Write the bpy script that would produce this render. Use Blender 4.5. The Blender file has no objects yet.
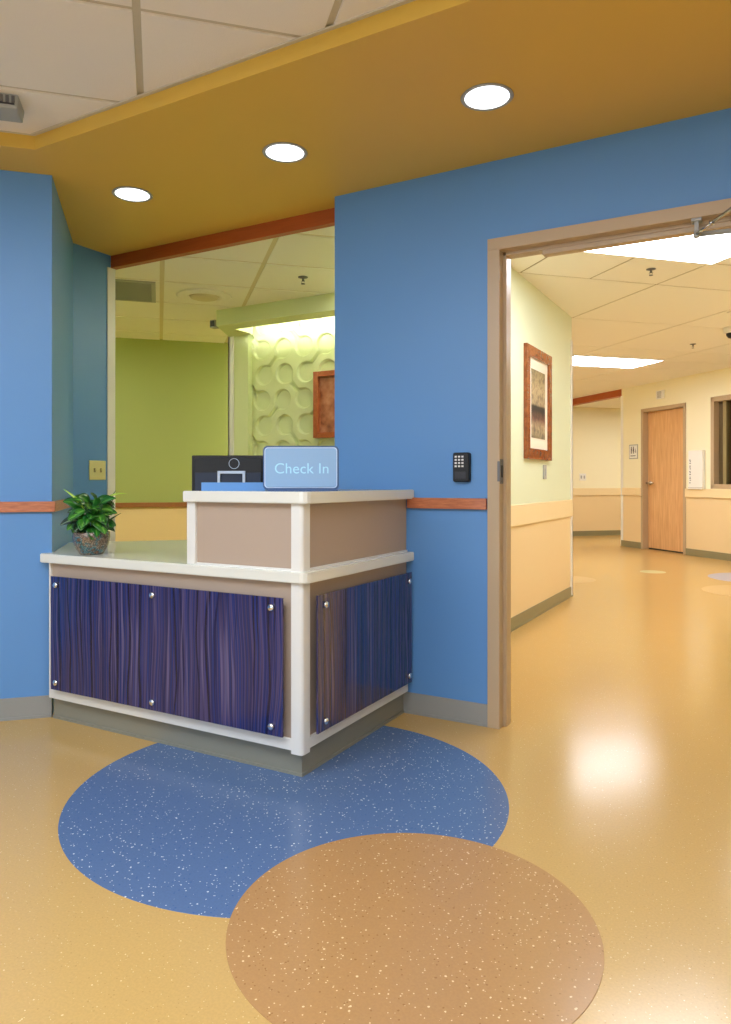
import bpy, bmesh, math, random
from mathutils import Matrix, Vector
random.seed(7)
S = bpy.context.scene
C = S.collection
Q = 2 ** -.5
PI = math.pi

# ------------------------------------------------------------------ materials
def lin(c):
    return tuple(((v / 255) / 12.92 if v / 255 <= .04045 else ((v / 255 + .055) / 1.055) ** 2.4) for v in c) + (1,)

def mat(name, rgb, rough=.5, metal=0, spec=.5, coat=0, bump=0, bscale=200, **kw):
    m = bpy.data.materials.new(name); m.use_nodes = True
    nt = m.node_tree; b = nt.nodes['Principled BSDF']
    b.inputs['Base Color'].default_value = lin(rgb)
    b.inputs['Roughness'].default_value = rough
    b.inputs['Metallic'].default_value = metal
    b.inputs['Specular IOR Level'].default_value = spec
    b.inputs['Coat Weight'].default_value = coat
    b.inputs['Coat Roughness'].default_value = .08
    if bump:
        tc = nt.nodes.new('ShaderNodeTexCoord'); n = nt.nodes.new('ShaderNodeTexNoise')
        n.inputs['Scale'].default_value = bscale
        bp = nt.nodes.new('ShaderNodeBump'); bp.inputs['Strength'].default_value = bump
        bp.inputs['Distance'].default_value = .002
        nt.links.new(tc.outputs['Object'], n.inputs['Vector'])
        nt.links.new(n.outputs['Fac'], bp.inputs['Height'])
        nt.links.new(bp.outputs['Normal'], b.inputs['Normal'])
    return m

def emis(name, rgb, s):
    m = bpy.data.materials.new(name); m.use_nodes = True
    b = m.node_tree.nodes['Principled BSDF']
    b.inputs['Base Color'].default_value = lin((230, 230, 230))
    b.inputs['Emission Color'].default_value = lin(rgb)
    b.inputs['Emission Strength'].default_value = s
    return m

def nodes(m):
    nt = m.node_tree
    return nt, nt.nodes['Principled BSDF'], nt.nodes.new, nt.links.new

def ramp(nt, stops, interp='LINEAR'):
    r = nt.nodes.new('ShaderNodeValToRGB'); r.color_ramp.interpolation = interp
    e = r.color_ramp.elements
    while len(e) < len(stops): e.new(.5)
    for el, (p, c) in zip(e, stops):
        el.position = p; el.color = lin(c)
    return r

def fleck_mat(name, rgb, fleck, dark, rough=.2, scale=75, thr=.13, pick=.62):
    m = mat(name, rgb, rough, spec=.36)
    nt, b, N, L = nodes(m)
    tc = N('ShaderNodeTexCoord')
    col = None
    base = N('ShaderNodeRGB'); base.outputs[0].default_value = lin(rgb); col = base.outputs[0]
    n1 = N('ShaderNodeTexNoise'); n1.inputs['Scale'].default_value = 160; L(tc.outputs['Object'], n1.inputs['Vector'])
    rp = ramp(nt, [(.35, tuple(int(v * .98) for v in rgb)), (.65, tuple(min(255, int(v * 1.01)) for v in rgb))])
    L(n1.outputs['Fac'], rp.inputs[0]); col = rp.outputs[0]
    for k, (sc, cc, th, pk) in enumerate(((scale, fleck, thr, pick), (scale * 1.7, fleck, thr * 1.1, pick + .05), (scale * 1.3, dark, thr * 1.2, pick))):
        mp = N('ShaderNodeMapping'); mp.inputs['Location'].default_value = (3.1 * k, 1.7 * k, 0)
        mp.inputs['Scale'].default_value = (1, 1, .001)
        L(tc.outputs['Object'], mp.inputs['Vector'])
        dn = N('ShaderNodeTexNoise'); dn.inputs['Scale'].default_value = sc * 1.6
        L(mp.outputs[0], dn.inputs['Vector'])
        v = N('ShaderNodeTexVoronoi'); v.inputs['Scale'].default_value = sc
        L(mp.outputs[0], v.inputs['Vector'])
        add = N('ShaderNodeMath'); add.operation = 'MULTIPLY_ADD'; add.inputs[1].default_value = .35; L(dn.outputs['Fac'], add.inputs[0]); L(v.outputs['Distance'], add.inputs[2])
        lt = N('ShaderNodeMath'); lt.operation = 'LESS_THAN'; lt.inputs[1].default_value = th + .17; L(add.outputs[0], lt.inputs[0])
        sx = N('ShaderNodeSeparateColor'); L(v.outputs['Color'], sx.inputs[0])
        gt = N('ShaderNodeMath'); gt.operation = 'GREATER_THAN'; gt.inputs[1].default_value = pk; L(sx.outputs[0], gt.inputs[0])
        mu = N('ShaderNodeMath'); mu.operation = 'MULTIPLY'; L(lt.outputs[0], mu.inputs[0]); L(gt.outputs[0], mu.inputs[1])
        mx = N('ShaderNodeMix'); mx.data_type = 'RGBA'; L(mu.outputs[0], mx.inputs[0]); L(col, mx.inputs[6])
        mx.inputs[7].default_value = lin(cc); col = mx.outputs[2]
    L(col, b.inputs['Base Color'])
    # gentle waviness of sheet flooring so reflections smear
    n2 = N('ShaderNodeTexNoise'); n2.inputs['Scale'].default_value = 3.0; L(tc.outputs['Object'], n2.inputs['Vector'])
    bp = N('ShaderNodeBump'); bp.inputs['Strength'].default_value = .12; bp.inputs['Distance'].default_value = .01
    L(n2.outputs['Fac'], bp.inputs['Height']); L(bp.outputs[0], b.inputs['Normal'])
    return m

def wood_mat(name, a, c, rough=.35, scale=(1, 1, 1), coat=.2):
    m = mat(name, a, rough, coat=coat)
    nt, b, N, L = nodes(m)
    tc = N('ShaderNodeTexCoord'); mp = N('ShaderNodeMapping'); mp.inputs['Scale'].default_value = scale
    L(tc.outputs['Object'], mp.inputs['Vector'])
    n = N('ShaderNodeTexNoise'); n.inputs['Scale'].default_value = 6; n.inputs['Detail'].default_value = 6; n.inputs['Distortion'].default_value = .6
    L(mp.outputs[0], n.inputs['Vector'])
    r = ramp(nt, [(.3, a), (.5, tuple((x + y) // 2 for x, y in zip(a, c))), (.7, c)])
    L(n.outputs['Fac'], r.inputs[0]); L(r.outputs[0], b.inputs['Base Color'])
    return m

def reed_mat(name, cx):
    """translucent resin panel: vertical navy, violet and mauve reeds that sway"""
    m = mat(name, (40, 45, 110), .16, coat=.5, spec=.4)
    nt, b, N, L = nodes(m)
    tc = N('ShaderNodeTexCoord'); sp = N('ShaderNodeSeparateXYZ'); L(tc.outputs['Object'], sp.inputs[0])
    ax = sp.outputs[cx]; z = sp.outputs[2]
    def layer(wx, wz, amp, freq, det, zf, off):
        cw = N('ShaderNodeCombineXYZ')
        a1 = N('ShaderNodeMath'); a1.operation = 'MULTIPLY'; a1.inputs[1].default_value = wx; L(ax, a1.inputs[0]); L(a1.outputs[0], cw.inputs[0])
        a2 = N('ShaderNodeMath'); a2.operation = 'MULTIPLY_ADD'; a2.inputs[1].default_value = wz; a2.inputs[2].default_value = off; L(z, a2.inputs[0]); L(a2.outputs[0], cw.inputs[2])
        nw = N('ShaderNodeTexNoise'); nw.inputs['Scale'].default_value = 1; nw.inputs['Detail'].default_value = 1; L(cw.outputs[0], nw.inputs['Vector'])
        sh = N('ShaderNodeMath'); sh.operation = 'MULTIPLY_ADD'; sh.inputs[1].default_value = amp; L(nw.outputs['Fac'], sh.inputs[0]); L(ax, sh.inputs[2])
        cv = N('ShaderNodeCombineXYZ')
        f = N('ShaderNodeMath'); f.operation = 'MULTIPLY'; f.inputs[1].default_value = freq; L(sh.outputs[0], f.inputs[0]); L(f.outputs[0], cv.inputs[0])
        fz = N('ShaderNodeMath'); fz.operation = 'MULTIPLY'; fz.inputs[1].default_value = zf; L(z, fz.inputs[0]); L(fz.outputs[0], cv.inputs[2])
        cv.inputs[1].default_value = off
        n = N('ShaderNodeTexNoise'); n.inputs['Scale'].default_value = 1; n.inputs['Detail'].default_value = det; L(cv.outputs[0], n.inputs['Vector'])
        return n.outputs['Fac']
    l1 = layer(3, 1.6, .07, 62, 1.6, .25, 0)
    r1 = ramp(nt, [(.28, (22, 24, 62)), (.38, (34, 52, 118)), (.46, (34, 32, 74)), (.54, (78, 68, 108)), (.60, (24, 44, 108)), (.68, (30, 30, 78)), (.76, (80, 76, 122))])
    L(l1, r1.inputs[0])
    l2 = layer(5, 2.4, .07, 48, 0, .3, 5)
    r2 = ramp(nt, [(.34, (10, 10, 10)), (.42, (255, 255, 255))]); L(l2, r2.inputs[0])
    mx = N('ShaderNodeMix'); mx.data_type = 'RGBA'; mx.blend_type = 'MIX'
    L(r2.outputs[0], mx.inputs[0]); mx.inputs[6].default_value = lin((16, 17, 62)); L(r1.outputs[0], mx.inputs[7])
    l3 = layer(4, 1.8, .08, 75, 0, 1.4, 11)
    r3 = ramp(nt, [(.64, (0, 0, 0)), (.73, (150, 150, 150))]); L(l3, r3.inputs[0])
    mx2 = N('ShaderNodeMix'); mx2.data_type = 'RGBA'; L(r3.outputs[0], mx2.inputs[0]); L(mx.outputs[2], mx2.inputs[6]); mx2.inputs[7].default_value = lin((140, 126, 160))
    L(mx2.outputs[2], b.inputs['Base Color'])
    return m

M = {}
M['blue'] = mat('blue_paint', (96, 148, 206), .42, bump=.15)
M['yellow'] = mat('mustard_paint', (222, 182, 76), .5, bump=.12)
M['office_green'] = mat('green_paint', (166, 176, 104), .5, bump=.12)
M['office_yellow'] = mat('wainscot_yellow', (232, 203, 150), .5)
M['relief'] = mat('pale_green_relief', (214, 222, 168), .55)
M['hall_green'] = mat('pale_green_paint', (222, 230, 200), .5, bump=.1)
M['cream'] = mat('cream_paint', (246, 240, 208), .5, bump=.1)
M['tan'] = mat('tan_wainscot', (236, 210, 162), .45)
M['bumper'] = mat('bumper_rail', (240, 218, 172), .4)
M['base'] = mat('grey_vinyl_base', (150, 150, 146), .4)
M['base_olive'] = mat('olive_vinyl_base', (140, 132, 98), .4)
M['tile'] = mat('ceiling_tile', (244, 240, 236), .9, bump=.6, bscale=260)
M['tile_hall'] = mat('ceiling_tile_hall', (246, 244, 236), .9, bump=.4, bscale=260)
M['tbar'] = mat('tbar', (206, 200, 186), .6)
M['tbar_hall'] = mat('tbar_hall', (222, 212, 182), .6)
M['white'] = mat('warm_white_laminate', (230, 227, 220), .35)
M['top'] = mat('counter_laminate', (230, 228, 216), .14, spec=.6)
M['taupe'] = mat('taupe_fabric_laminate', (180, 159, 140), .7, bump=.3, bscale=500)
M['taupe_frame'] = mat('taupe_metal', (188, 164, 132), .35)
M['steel'] = mat('steel', (200, 200, 200), .25, metal=1)
M['chrome'] = mat('chrome', (235, 235, 235), .12, metal=1)
M['black'] = mat('black_plastic', (14, 16, 20), .5)
M['dark'] = mat('dark_plastic', (46, 46, 54), .4)
M['key'] = mat('white_key', (235, 235, 235), .4)
M['ivory'] = mat('ivory_plastic', (222, 214, 150), .4)
M['ivory_d'] = mat('ivory_dark', (150, 140, 90), .4)
M['whitep'] = mat('white_plastic', (240, 240, 236), .35)
M['greyp'] = mat('grey_plastic', (168, 170, 168), .45)
M['dgrey'] = mat('dark_grey_metal', (110, 110, 112), .4, metal=.3)
M['orange'] = wood_mat('orange_wood', (164, 76, 18), (176, 84, 24), .45, (1, 12, 12))
M['rail_wood'] = wood_mat('cherry_rail', (170, 96, 62), (206, 128, 82), .35, (3, 3, 30))
M['door_wood'] = wood_mat('maple_door', (208, 156, 104), (232, 186, 132), .35, (6, 6, .4))
M['frame_wood'] = wood_mat('cherry_frame', (128, 66, 30), (168, 96, 50), .25, (4, 4, 4))
M['mat_board'] = mat('mat_board', (240, 230, 212), .8)
M['glass_dark'] = mat('glass_dark', (60, 48, 34), .05)
M['room_dark'] = mat('room_behind_glass', (120, 86, 56), .9)
M['soil'] = mat('soil', (60, 42, 30), .9, bump=1, bscale=80)
M['floor'] = fleck_mat('speckled_tan_floor', (202, 165, 100), (232, 206, 152), (184, 146, 84), .19, 66, .11, .6)
M['fblue'] = fleck_mat('speckled_blue_floor', (90, 116, 156), (214, 222, 228), (68, 100, 152), .22, 58, .15, .56)
M['fbrown'] = fleck_mat('speckled_brown_floor', (182, 138, 88), (236, 208, 158), (156, 114, 68), .22, 58, .15, .56)
M['flilac'] = mat('lilac_floor', (176, 176, 196), .22)
M['fbeige'] = mat('beige_floor', (212, 176, 116), .22)
M['fmint'] = mat('mint_floor', (212, 206, 150), .22)
M['reedx'] = reed_mat('reed_panel_front', 0)
M['reedy'] = reed_mat('reed_panel_side', 1)
M['panel'] = emis('lit_diffuser', (242, 246, 255), 19)
M['panel_office'] = emis('lit_diffuser_office', (252, 250, 240), 30)
M['added_panel_lobby'] = emis('added_diffuser_lobby', (228, 239, 255), 17.5)
M['added_panel_right'] = emis('added_diffuser_right', (228, 239, 255), 9)
M['added_panel_dim'] = emis('added_diffuser_dim', (252, 250, 240), 12)
M['can'] = emis('downlight_lamp', (238, 246, 255), 2.5)
M['cove'] = emis('cove_lamp', (255, 254, 246), 230)
M['sign'] = mat('sign_blue_face', (138, 172, 208), .3)
M['sign_edge'] = mat('sign_blue_edge', (52, 84, 132), .3)
M['sign_line'] = mat('sign_line', (206, 222, 244), .4)
M['sign_text'] = mat('sign_text', (172, 222, 240), .4)
M['tray'] = mat('blue_tray', (92, 146, 208), .35)

# ------------------------------------------------------------------ mesh helpers
def box(bm, x0, x1, y0, y1, z0, z1, mi=0, mx=None, bev=0):
    r = bmesh.ops.create_cube(bm, size=1)
    vs = r['verts']
    m = Matrix.Translation(((x0 + x1) / 2, (y0 + y1) / 2, (z0 + z1) / 2)) @ Matrix.Diagonal((abs(x1 - x0), abs(y1 - y0), abs(z1 - z0), 1))
    bmesh.ops.transform(bm, matrix=m, verts=vs)
    fs = list({f for v in vs for f in v.link_faces})
    for f in fs: f.material_index = mi
    if bev:
        es = list({e for v in vs for e in v.link_edges})
        rb = bmesh.ops.bevel(bm, geom=es + vs, offset=bev, segments=3, profile=.6, affect='EDGES')
        vs = list({v for f in rb['faces'] for v in f.verts} | {v for v in vs if v.is_valid})
        for v in vs:
            for f in v.link_faces: f.material_index = mi
    if mx is not None: bmesh.ops.transform(bm, matrix=mx, verts=[v for v in vs if v.is_valid])
    return vs

def prism(bm, pts, z0, z1, mi=0, edge_mi=None):
    n = len(pts)
    a = sum(pts[i][0] * pts[(i + 1) % n][1] - pts[(i + 1) % n][0] * pts[i][1] for i in range(n))
    if a < 0:
        pts = pts[::-1]
        if edge_mi: edge_mi = [edge_mi[(n - 2 - i) % n] for i in range(n)]
    lo = [bm.verts.new((x, y, z0)) for x, y in pts]; hi = [bm.verts.new((x, y, z1)) for x, y in pts]
    f = bm.faces.new(lo[::-1]); f.material_index = mi
    f = bm.faces.new(hi); f.material_index = mi
    for i in range(n):
        j = (i + 1) % n
        f = bm.faces.new((lo[i], lo[j], hi[j], hi[i])); f.material_index = edge_mi[i] if edge_mi else mi
    return lo + hi

def lathe(bm, prof, seg=48, mi=0, mx=None):
    rings = []
    for r, z in prof:
        rings.append([bm.verts.new((r * math.cos(2 * PI * k / seg), r * math.sin(2 * PI * k / seg), z)) for k in range(seg)] if r > 1e-6 else [bm.verts.new((0, 0, z))])
    for a, b in zip(rings, rings[1:]):
        for k in range(seg):
            j = (k + 1) % seg
            v = [a[k % len(a)], a[j % len(a)], b[j % len(b)], b[k % len(b)]]
            u = list(dict.fromkeys(v))
            if len(u) >= 3:
                f = bm.faces.new(u); f.material_index = mi; f.smooth = True
    vs = [v for r in rings for v in r]
    if mx is not None: bmesh.ops.transform(bm, matrix=mx, verts=vs)
    return vs

def tube(bm, pts, r, seg=10, mi=0, cap=True):
    pts = [Vector(p) for p in pts]; rings = []
    up = Vector((0, 0, 1))
    for i, p in enumerate(pts):
        d = (pts[min(i + 1, len(pts) - 1)] - pts[max(i - 1, 0)]).normalized()
        u = up if abs(d.dot(up)) < .9 else Vector((1, 0, 0))
        a = d.cross(u).normalized(); b = d.cross(a)
        rr = r[i] if isinstance(r, (list, tuple)) else r
        rings.append([bm.verts.new(p + a * rr * math.cos(2 * PI * k / seg) + b * rr * math.sin(2 * PI * k / seg)) for k in range(seg)])
    for a, b in zip(rings, rings[1:]):
        for k in range(seg):
            f = bm.faces.new((a[k], a[(k + 1) % seg], b[(k + 1) % seg], b[k])); f.smooth = True; f.material_index = mi
    if cap:
        bm.faces.new(rings[0][::-1]).material_index = mi; bm.faces.new(rings[-1]).material_index = mi

def rounded(w, h, r, seg=6):
    p = []
    for cx, cy, a0 in ((w / 2 - r, h / 2 - r, 0), (-w / 2 + r, h / 2 - r, 90), (-w / 2 + r, -h / 2 + r, 180), (w / 2 - r, -h / 2 + r, 270)):
        for k in range(seg + 1):
            a = math.radians(a0 + 90 * k / seg); p.append((cx + r * math.cos(a), cy + r * math.sin(a)))
    return p

def obj(name, bm, mats, parent=None, loc=None, rotz=0, smooth=False):
    bmesh.ops.recalc_face_normals(bm, faces=bm.faces)
    me = bpy.data.meshes.new(name); bm.to_mesh(me); bm.free()
    for m in (mats if isinstance(mats, (list, tuple)) else [mats]): me.materials.append(m)
    o = bpy.data.objects.new(name, me); C.objects.link(o)
    if smooth:
        for p in me.polygons: p.use_smooth = True
    if loc is not None: o.location = loc
    o.rotation_euler[2] = rotz
    if parent is not None: o.parent = parent
    return o

def NB(): return bmesh.new()

def thing(name, label, cat, loc=(0, 0, 0), rotz=0, group=None):
    o = bpy.data.objects.new(name, None); C.objects.link(o); o.empty_display_size = .1
    o.location = loc; o.rotation_euler = (0, 0, rotz); o['label'] = label; o['category'] = cat
    if group: o['group'] = group
    return o

def tag(o, label, cat, group=None):
    o['label'] = label; o['category'] = cat
    if group: o['group'] = group
    return o

def struct(name, bm, mats, label=None, parent=None):
    o = obj(name, bm, mats, parent)
    if parent is None:
        o['kind'] = 'structure'
        if label: o['label'] = label
    return o

def copy_tree(o, parent=None):
    c = o.copy(); C.objects.link(c)
    if parent: c.parent = parent
    for ch in list(o.children): copy_tree(ch, c)
    return c

def st(s, t): return ((s - t) * Q, (s + t) * Q)          # 45 degree grid coordinates -> world
R45 = Matrix.Rotation(PI / 4, 4, 'Z')                     # local x = s, local y = t

# ------------------------------------------------------------------ floor and inlays
bm = NB(); box(bm, -10, 4, -5.2, 20, -.1, 0); struct('floor', bm, M['floor'], 'speckled tan sheet floor')
def disc(name, x, y, r, z, m, label):
    bm = NB(); lathe(bm, [(0, z), (r - .0005, z), (r, z - .0004), (r, 0), (0, 0)], 160, 0, Matrix.Translation((x, y, 0)))
    o = struct(name, bm, m, label)
    for p in o.data.polygons: p.use_smooth = False
disc('floor_inlay', -1.492, 2.130, .7645, .0008, M['fblue'], 'large speckled blue circle inlaid in the floor under the desk corner')
disc('floor_inlay', -.780, 1.638, .4565, .0016, M['fbrown'], 'speckled brown circle inlaid in the floor overlapping the blue one')
disc('floor_inlay', -.13, 9.36, .5, .0008, M['flilac'], 'lilac circle inlaid in the corridor floor')
disc('floor_inlay', -.16, 8.2, .45, .0016, M['fbeige'], 'beige circle inlaid in the corridor floor')
disc('floor_inlay', -1.24, 9.42, .15, .0008, M['fmint'], 'small pale green circle inlaid in the corridor floor')
disc('floor_inlay', -1.98, 8.25, .3, .0008, M['fbeige'], 'beige circle in the floor by the corridor corner')

# ------------------------------------------------------------------ ceilings
def tile_ceiling(name, zc, ss, ts, clips, mats, depth=.007, gap=.024, lab=None, rows=None):
    bm = NB()
    s0, s1, t0, t1 = ss[0], ss[-1], ts[0], ts[-1]
    box(bm, s0, s1, t0, t1, zc + depth, zc + depth + .012, 1, R45)
    for j in range(len(ts) - 1):
        sr = [v for v in ss if not (rows and any(abs(v - a) < .01 and not (c < ts[j] + .1 < d) for a, c, d in rows))]
        for i in range(len(sr) - 1):
            box(bm, sr[i] + gap / 2, sr[i + 1] - gap / 2, ts[j] + gap / 2, ts[j + 1] - gap / 2, zc, zc + depth + .004, 0, R45, bev=.0015)
    for co, no in clips:
        bmesh.ops.bisect_plane(bm, geom=bm.verts[:] + bm.edges[:] + bm.faces[:], plane_co=co, plane_no=no, clear_outer=True)
    return struct(name, bm, mats, lab)
def steps(a, st_, n): return [a + st_ * k for k in range(n)]
tile_ceiling('ceiling_lobby', 2.60, steps(-.07 - .61 * 10, .61, 17), steps(2.42 - .61 * 11, .61, 14),
             [((0, 2.05, 0), (0, 1, 0)), ((0, -5, 0), (0, -1, 0)), ((3.5, 0, 0), (1, 0, 0)), ((-6.44, 0, 0), (-1, 0, 0)), (st(0, 3.43) + (0,), (-1, 1, 0))],
             [M['tile'], M['tbar']], .009, .026, 'white tiled lobby ceiling')
bm = NB(); box(bm, -10, 4, -5.2, 3.2, 2.64, 2.7); struct('ceiling_slab', bm, M['tbar'])
tile_ceiling('ceiling_office', 2.50, steps(.018 - .63 * 6, .63, 12), [4.66 - .61 * 5 + .61 * k for k in range(9 + 1)] + [7.5],
             [((0, 3.27, 0), (0, -1, 0)), ((-1.70, 0, 0), (1, 0, 0)), ((0, 7.0, 0), (0, 1, 0))],
             [M['tile_hall'], M['tbar_hall']], .006, .03, 'white tiled office ceiling')
SC = [3.84 - 2.4, 3.84 - 1.2, 3.23 - .6, 3.84, 5.04, 6.28, 7.5]
tile_ceiling('ceiling_corridor', 2.68, [-6, -4.8, -3.6, -2.4, -1.2, 0, 1.22, 2.63, 3.23, 3.84, 5.05, 6.30, 7.62], [1.3, 2.54, 3.76, 4.37, 4.96, 6.19, 7.43, 8.04, 8.67, 9.9, 11.1, 12.3, 13.0],
             [((0, 3.2, 0), (0, -1, 0)), ((1.5, 0, 0), (1, 0, 0))],
             [M['tile_hall'], mat('tbar_corridor', (160, 142, 104), .6)], .004, .016, 'cream tiled corridor ceiling', [(3.23, 3.7, 4.9), (2.63, 3.7, 4.9)])
bm = NB(); box(bm, 7.62, 12, 6, 13, 2.60, 2.7, 0, R45); struct('ceiling_far_room', bm, M['tile_hall'])

# mustard soffit
bm = NB()
prism(bm, [(-2.775, 2.043), (3.55, 2.043), (3.55, 3.245), (-4.3, 3.245), (-7.2, .4), (-7.2, -1.557), (-6.375, -1.557)], 2.535, 2.64)
struct('ceiling_soffit', bm, M['yellow'], 'mustard yellow dropped soffit with downlights')
bm = NB()   # metal wall angle at the top of the soffit edge
prism(bm, [(-2.781, 2.043), (3.5, 2.043), (3.5, 2.028), (-2.787, 2.028), (-6.38, -1.567), (-6.39, -1.557)], 2.594, 2.60)
struct('trim_1', bm, M['tbar'])

# ------------------------------------------------------------------ lobby walls
bm = NB()
box(bm, -1.913, -1.102, 3.115, 3.25, 0, 2.66)
box(bm, -1.102, .83, 3.115, 3.25, 2.175, 2.66)
box(bm, .83, 3.5, 3.115, 3.25, 0, 2.66)
o = struct('wall_front', bm, [M['blue'], M['cream']], 'blue wall with the door opening')
for p in o.data.polygons:
    if p.normal.y > .5: p.material_index = 1
P0, P1, P2 = (-2.937, 2.253), (-3.66, 2.955), (-3.66, 3.24)
bm = NB()
prism(bm, [P0, P1, P2, (-3.8, 3.24), (-7.2, 3.24), (-7.2, 3.1), (-6.6, -1.25), (-6.44, -1.25)], 0, 2.66, 0, [0, 0, 1, 1, 0, 0, 0, 0])
struct('wall_left', bm, [M['blue'], M['office_green']], 'blue angled wall left of the desk')
bm = NB(); box(bm, -6.6, -6.44, -5, -1.25, 0, 2.66); struct('wall_side', bm, M['blue'])
bm = NB(); box(bm, 3.5, 3.65, -5.1, 3.25, 0, 2.66); struct('wall_right', bm, M['cream'])
bm = NB()     # wall behind the camera with three big windows
box(bm, -6.6, 3.65, -5.15, -5, 0, .35); box(bm, -6.6, 3.65, -5.15, -5, 2.3, 2.66)
for x0, x1 in ((-6.6, -5.6), (-3.1, -2.7), (-.2, .2), (2.8, 3.65)): box(bm, x0, x1, -5.15, -5, .35, 2.3)
struct('wall_back', bm, M['cream'])

# baseboards
def ramped_base(bm, pts, h, th, mx=None):
    """cove base along a polyline: thin board with a small toe"""
    for (a, b) in zip(pts, pts[1:]):
        a = Vector(a); b = Vector(b); d = (b - a).normalized(); n = Vector((d.y, -d.x))
        for t_, z0, z1 in ((th, 0, h), (th + .006, 0, .012)):
            q = [a, b, b + n * t_, a + n * t_]
            prism(bm, [tuple(v) for v in q], z0, z1)
bm = NB(); ramped_base(bm, [(-1.56, 3.115), (-1.102, 3.115)], .098, .008); struct('baseboard_front', bm, M['base'])
bm = NB(); ramped_base(bm, [(-6.44, -1.25), P0], .1, .008); struct('baseboard_left', bm, M['base'])

# chair rails
bm = NB(); box(bm, -1.50, -1.108, 3.095, 3.115, .974, 1.024, bev=.003)
tag(obj('chair_rail', bm, M['rail_wood']), 'wooden chair rail on the blue wall between desk and door frame', 'chair rail')
L = Vector((P0[0] + 6.44, P0[1] + 1.25)).length
bm = NB()
mx = Matrix.Translation((P0[0], P0[1], 0)) @ Matrix.Rotation(-3 * PI / 4, 4, 'Z')
box(bm, -.016, L, 0, .016, .958, 1.007, 0, mx, bev=.003)
mx = Matrix.Translation((P0[0], P0[1], 0)) @ Matrix.Rotation(3 * PI / 4, 4, 'Z')
box(bm, 0, .985, -.016, 0, .958, 1.007, 0, mx, bev=.003)
tag(obj('chair_rail', bm, M['rail_wood']), 'wooden chair rail wrapping the corner of the blue wall left of the desk', 'chair rail')

# opening above the counter: orange header and white jamb
bm = NB(); box(bm, -3.66, -1.913, 3.24, 3.285, 2.458, 2.6, bev=.002); struct('trim_2', bm, M['orange'], 'orange wood header over the desk opening')
bm = NB(); box(bm, -3.70, -3.653, 3.21, 3.272, 0, 2.457, bev=.002); struct('trim_3', bm, M['white'], 'white jamb trim of the desk opening')

# ------------------------------------------------------------------ door frame
bm = NB()
def frame_profile(bm, x_in, sgn):
    """left or right jamb; sgn=+1 left jamb (opening towards +x)"""
    f = lambda a, b: (min(x_in + sgn * a, x_in + sgn * b), max(x_in + sgn * a, x_in + sgn * b))
    x0, x1 = f(-.056, 0); box(bm, x0, x1, 3.098, 3.262, 0, 2.13, bev=.002)
    x0, x1 = f(-.001, .016); box(bm, x0, x1, 3.148, 3.208, 0, 2.13, bev=.0015)
frame_profile(bm, -1.046, 1); frame_profile(bm, .775, -1)
box(bm, -1.102, .831, 3.098, 3.262, 2.13, 2.183, bev=.002)
box(bm, -1.046, .775, 3.148, 3.208, 2.114, 2.131, bev=.0015)
df = thing('door_frame', 'taupe metal door frame around the opening to the corridor', 'door frame', (0, 0, 0))
obj('frame', bm, M['taupe_frame'], df)
bm = NB(); box(bm, -.87, .775, 3.155, 3.20, 2.094, 2.115, bev=.002); obj('head_bar', bm, M['taupe_frame'], df)
bm = NB()
box(bm, -1.0475, -1.0445, 3.105, 3.148, 1.09, 1.20, 0, bev=.001)
box(bm, -1.0455, -1.042, 3.117, 3.137, 1.118, 1.172, 1)
for z in (1.10, 1.19):
    lathe(bm, [(0, .0022), (.003, .0018), (.004, 0)], 12, 0, Matrix.Translation((-1.0445, 3.127, z)) @ Matrix.Rotation(PI / 2, 4, 'Y'))
box(bm, -1.055, -1.043, 3.0955, 3.106, 1.10, 1.19, 0, bev=.001)
o = obj('strike_plate', bm, [M['dgrey'], M['black']], df); o['label'] = 'steel strike plate'

# closer arm on the door head
cl = thing('door_closer_arm', 'silver jointed door closer arm under the door frame head', 'door closer')
bm = NB(); box(bm, -.268, -.230, 3.100, 3.146, 2.118, 2.1295, bev=.002); box(bm, -.257, -.241, 3.108, 3.124, 2.078, 2.119, bev=.002)
lathe(bm, [(0, -.014), (.011, -.014), (.012, 0), (.009, .012), (0, .012)], 20, 0, Matrix.Translation((-.249, 3.115, 2.07)))
obj('bracket', bm, M['greyp'], cl)
bm = NB(); tube(bm, [(-.249, 3.11, 2.068), (-.192, 3.05, 2.083)], .0065); lathe(bm, [(0, -.009), (.010, -.008), (.010, .008), (0, .009)], 16, 0, Matrix.Translation((-.192, 3.05, 2.083)))
tube(bm, [(-.192, 3.05, 2.083), (.28, 2.56, 2.20)], .0075)
obj('forearm', bm, M['steel'], cl)
bm = NB(); tube(bm, [(.28, 2.56, 2.207), (.72, 2.80, 2.20)], .009); obj('arm', bm, M['steel'], cl)
bm = NB(); tube(bm, [(-.24, 3.13, 2.072), (.10, 3.22, 2.085)], .010); o = obj('slide_bar', bm, M['greyp'], cl); o['label'] = 'grey bar running back from the bracket'

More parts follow.
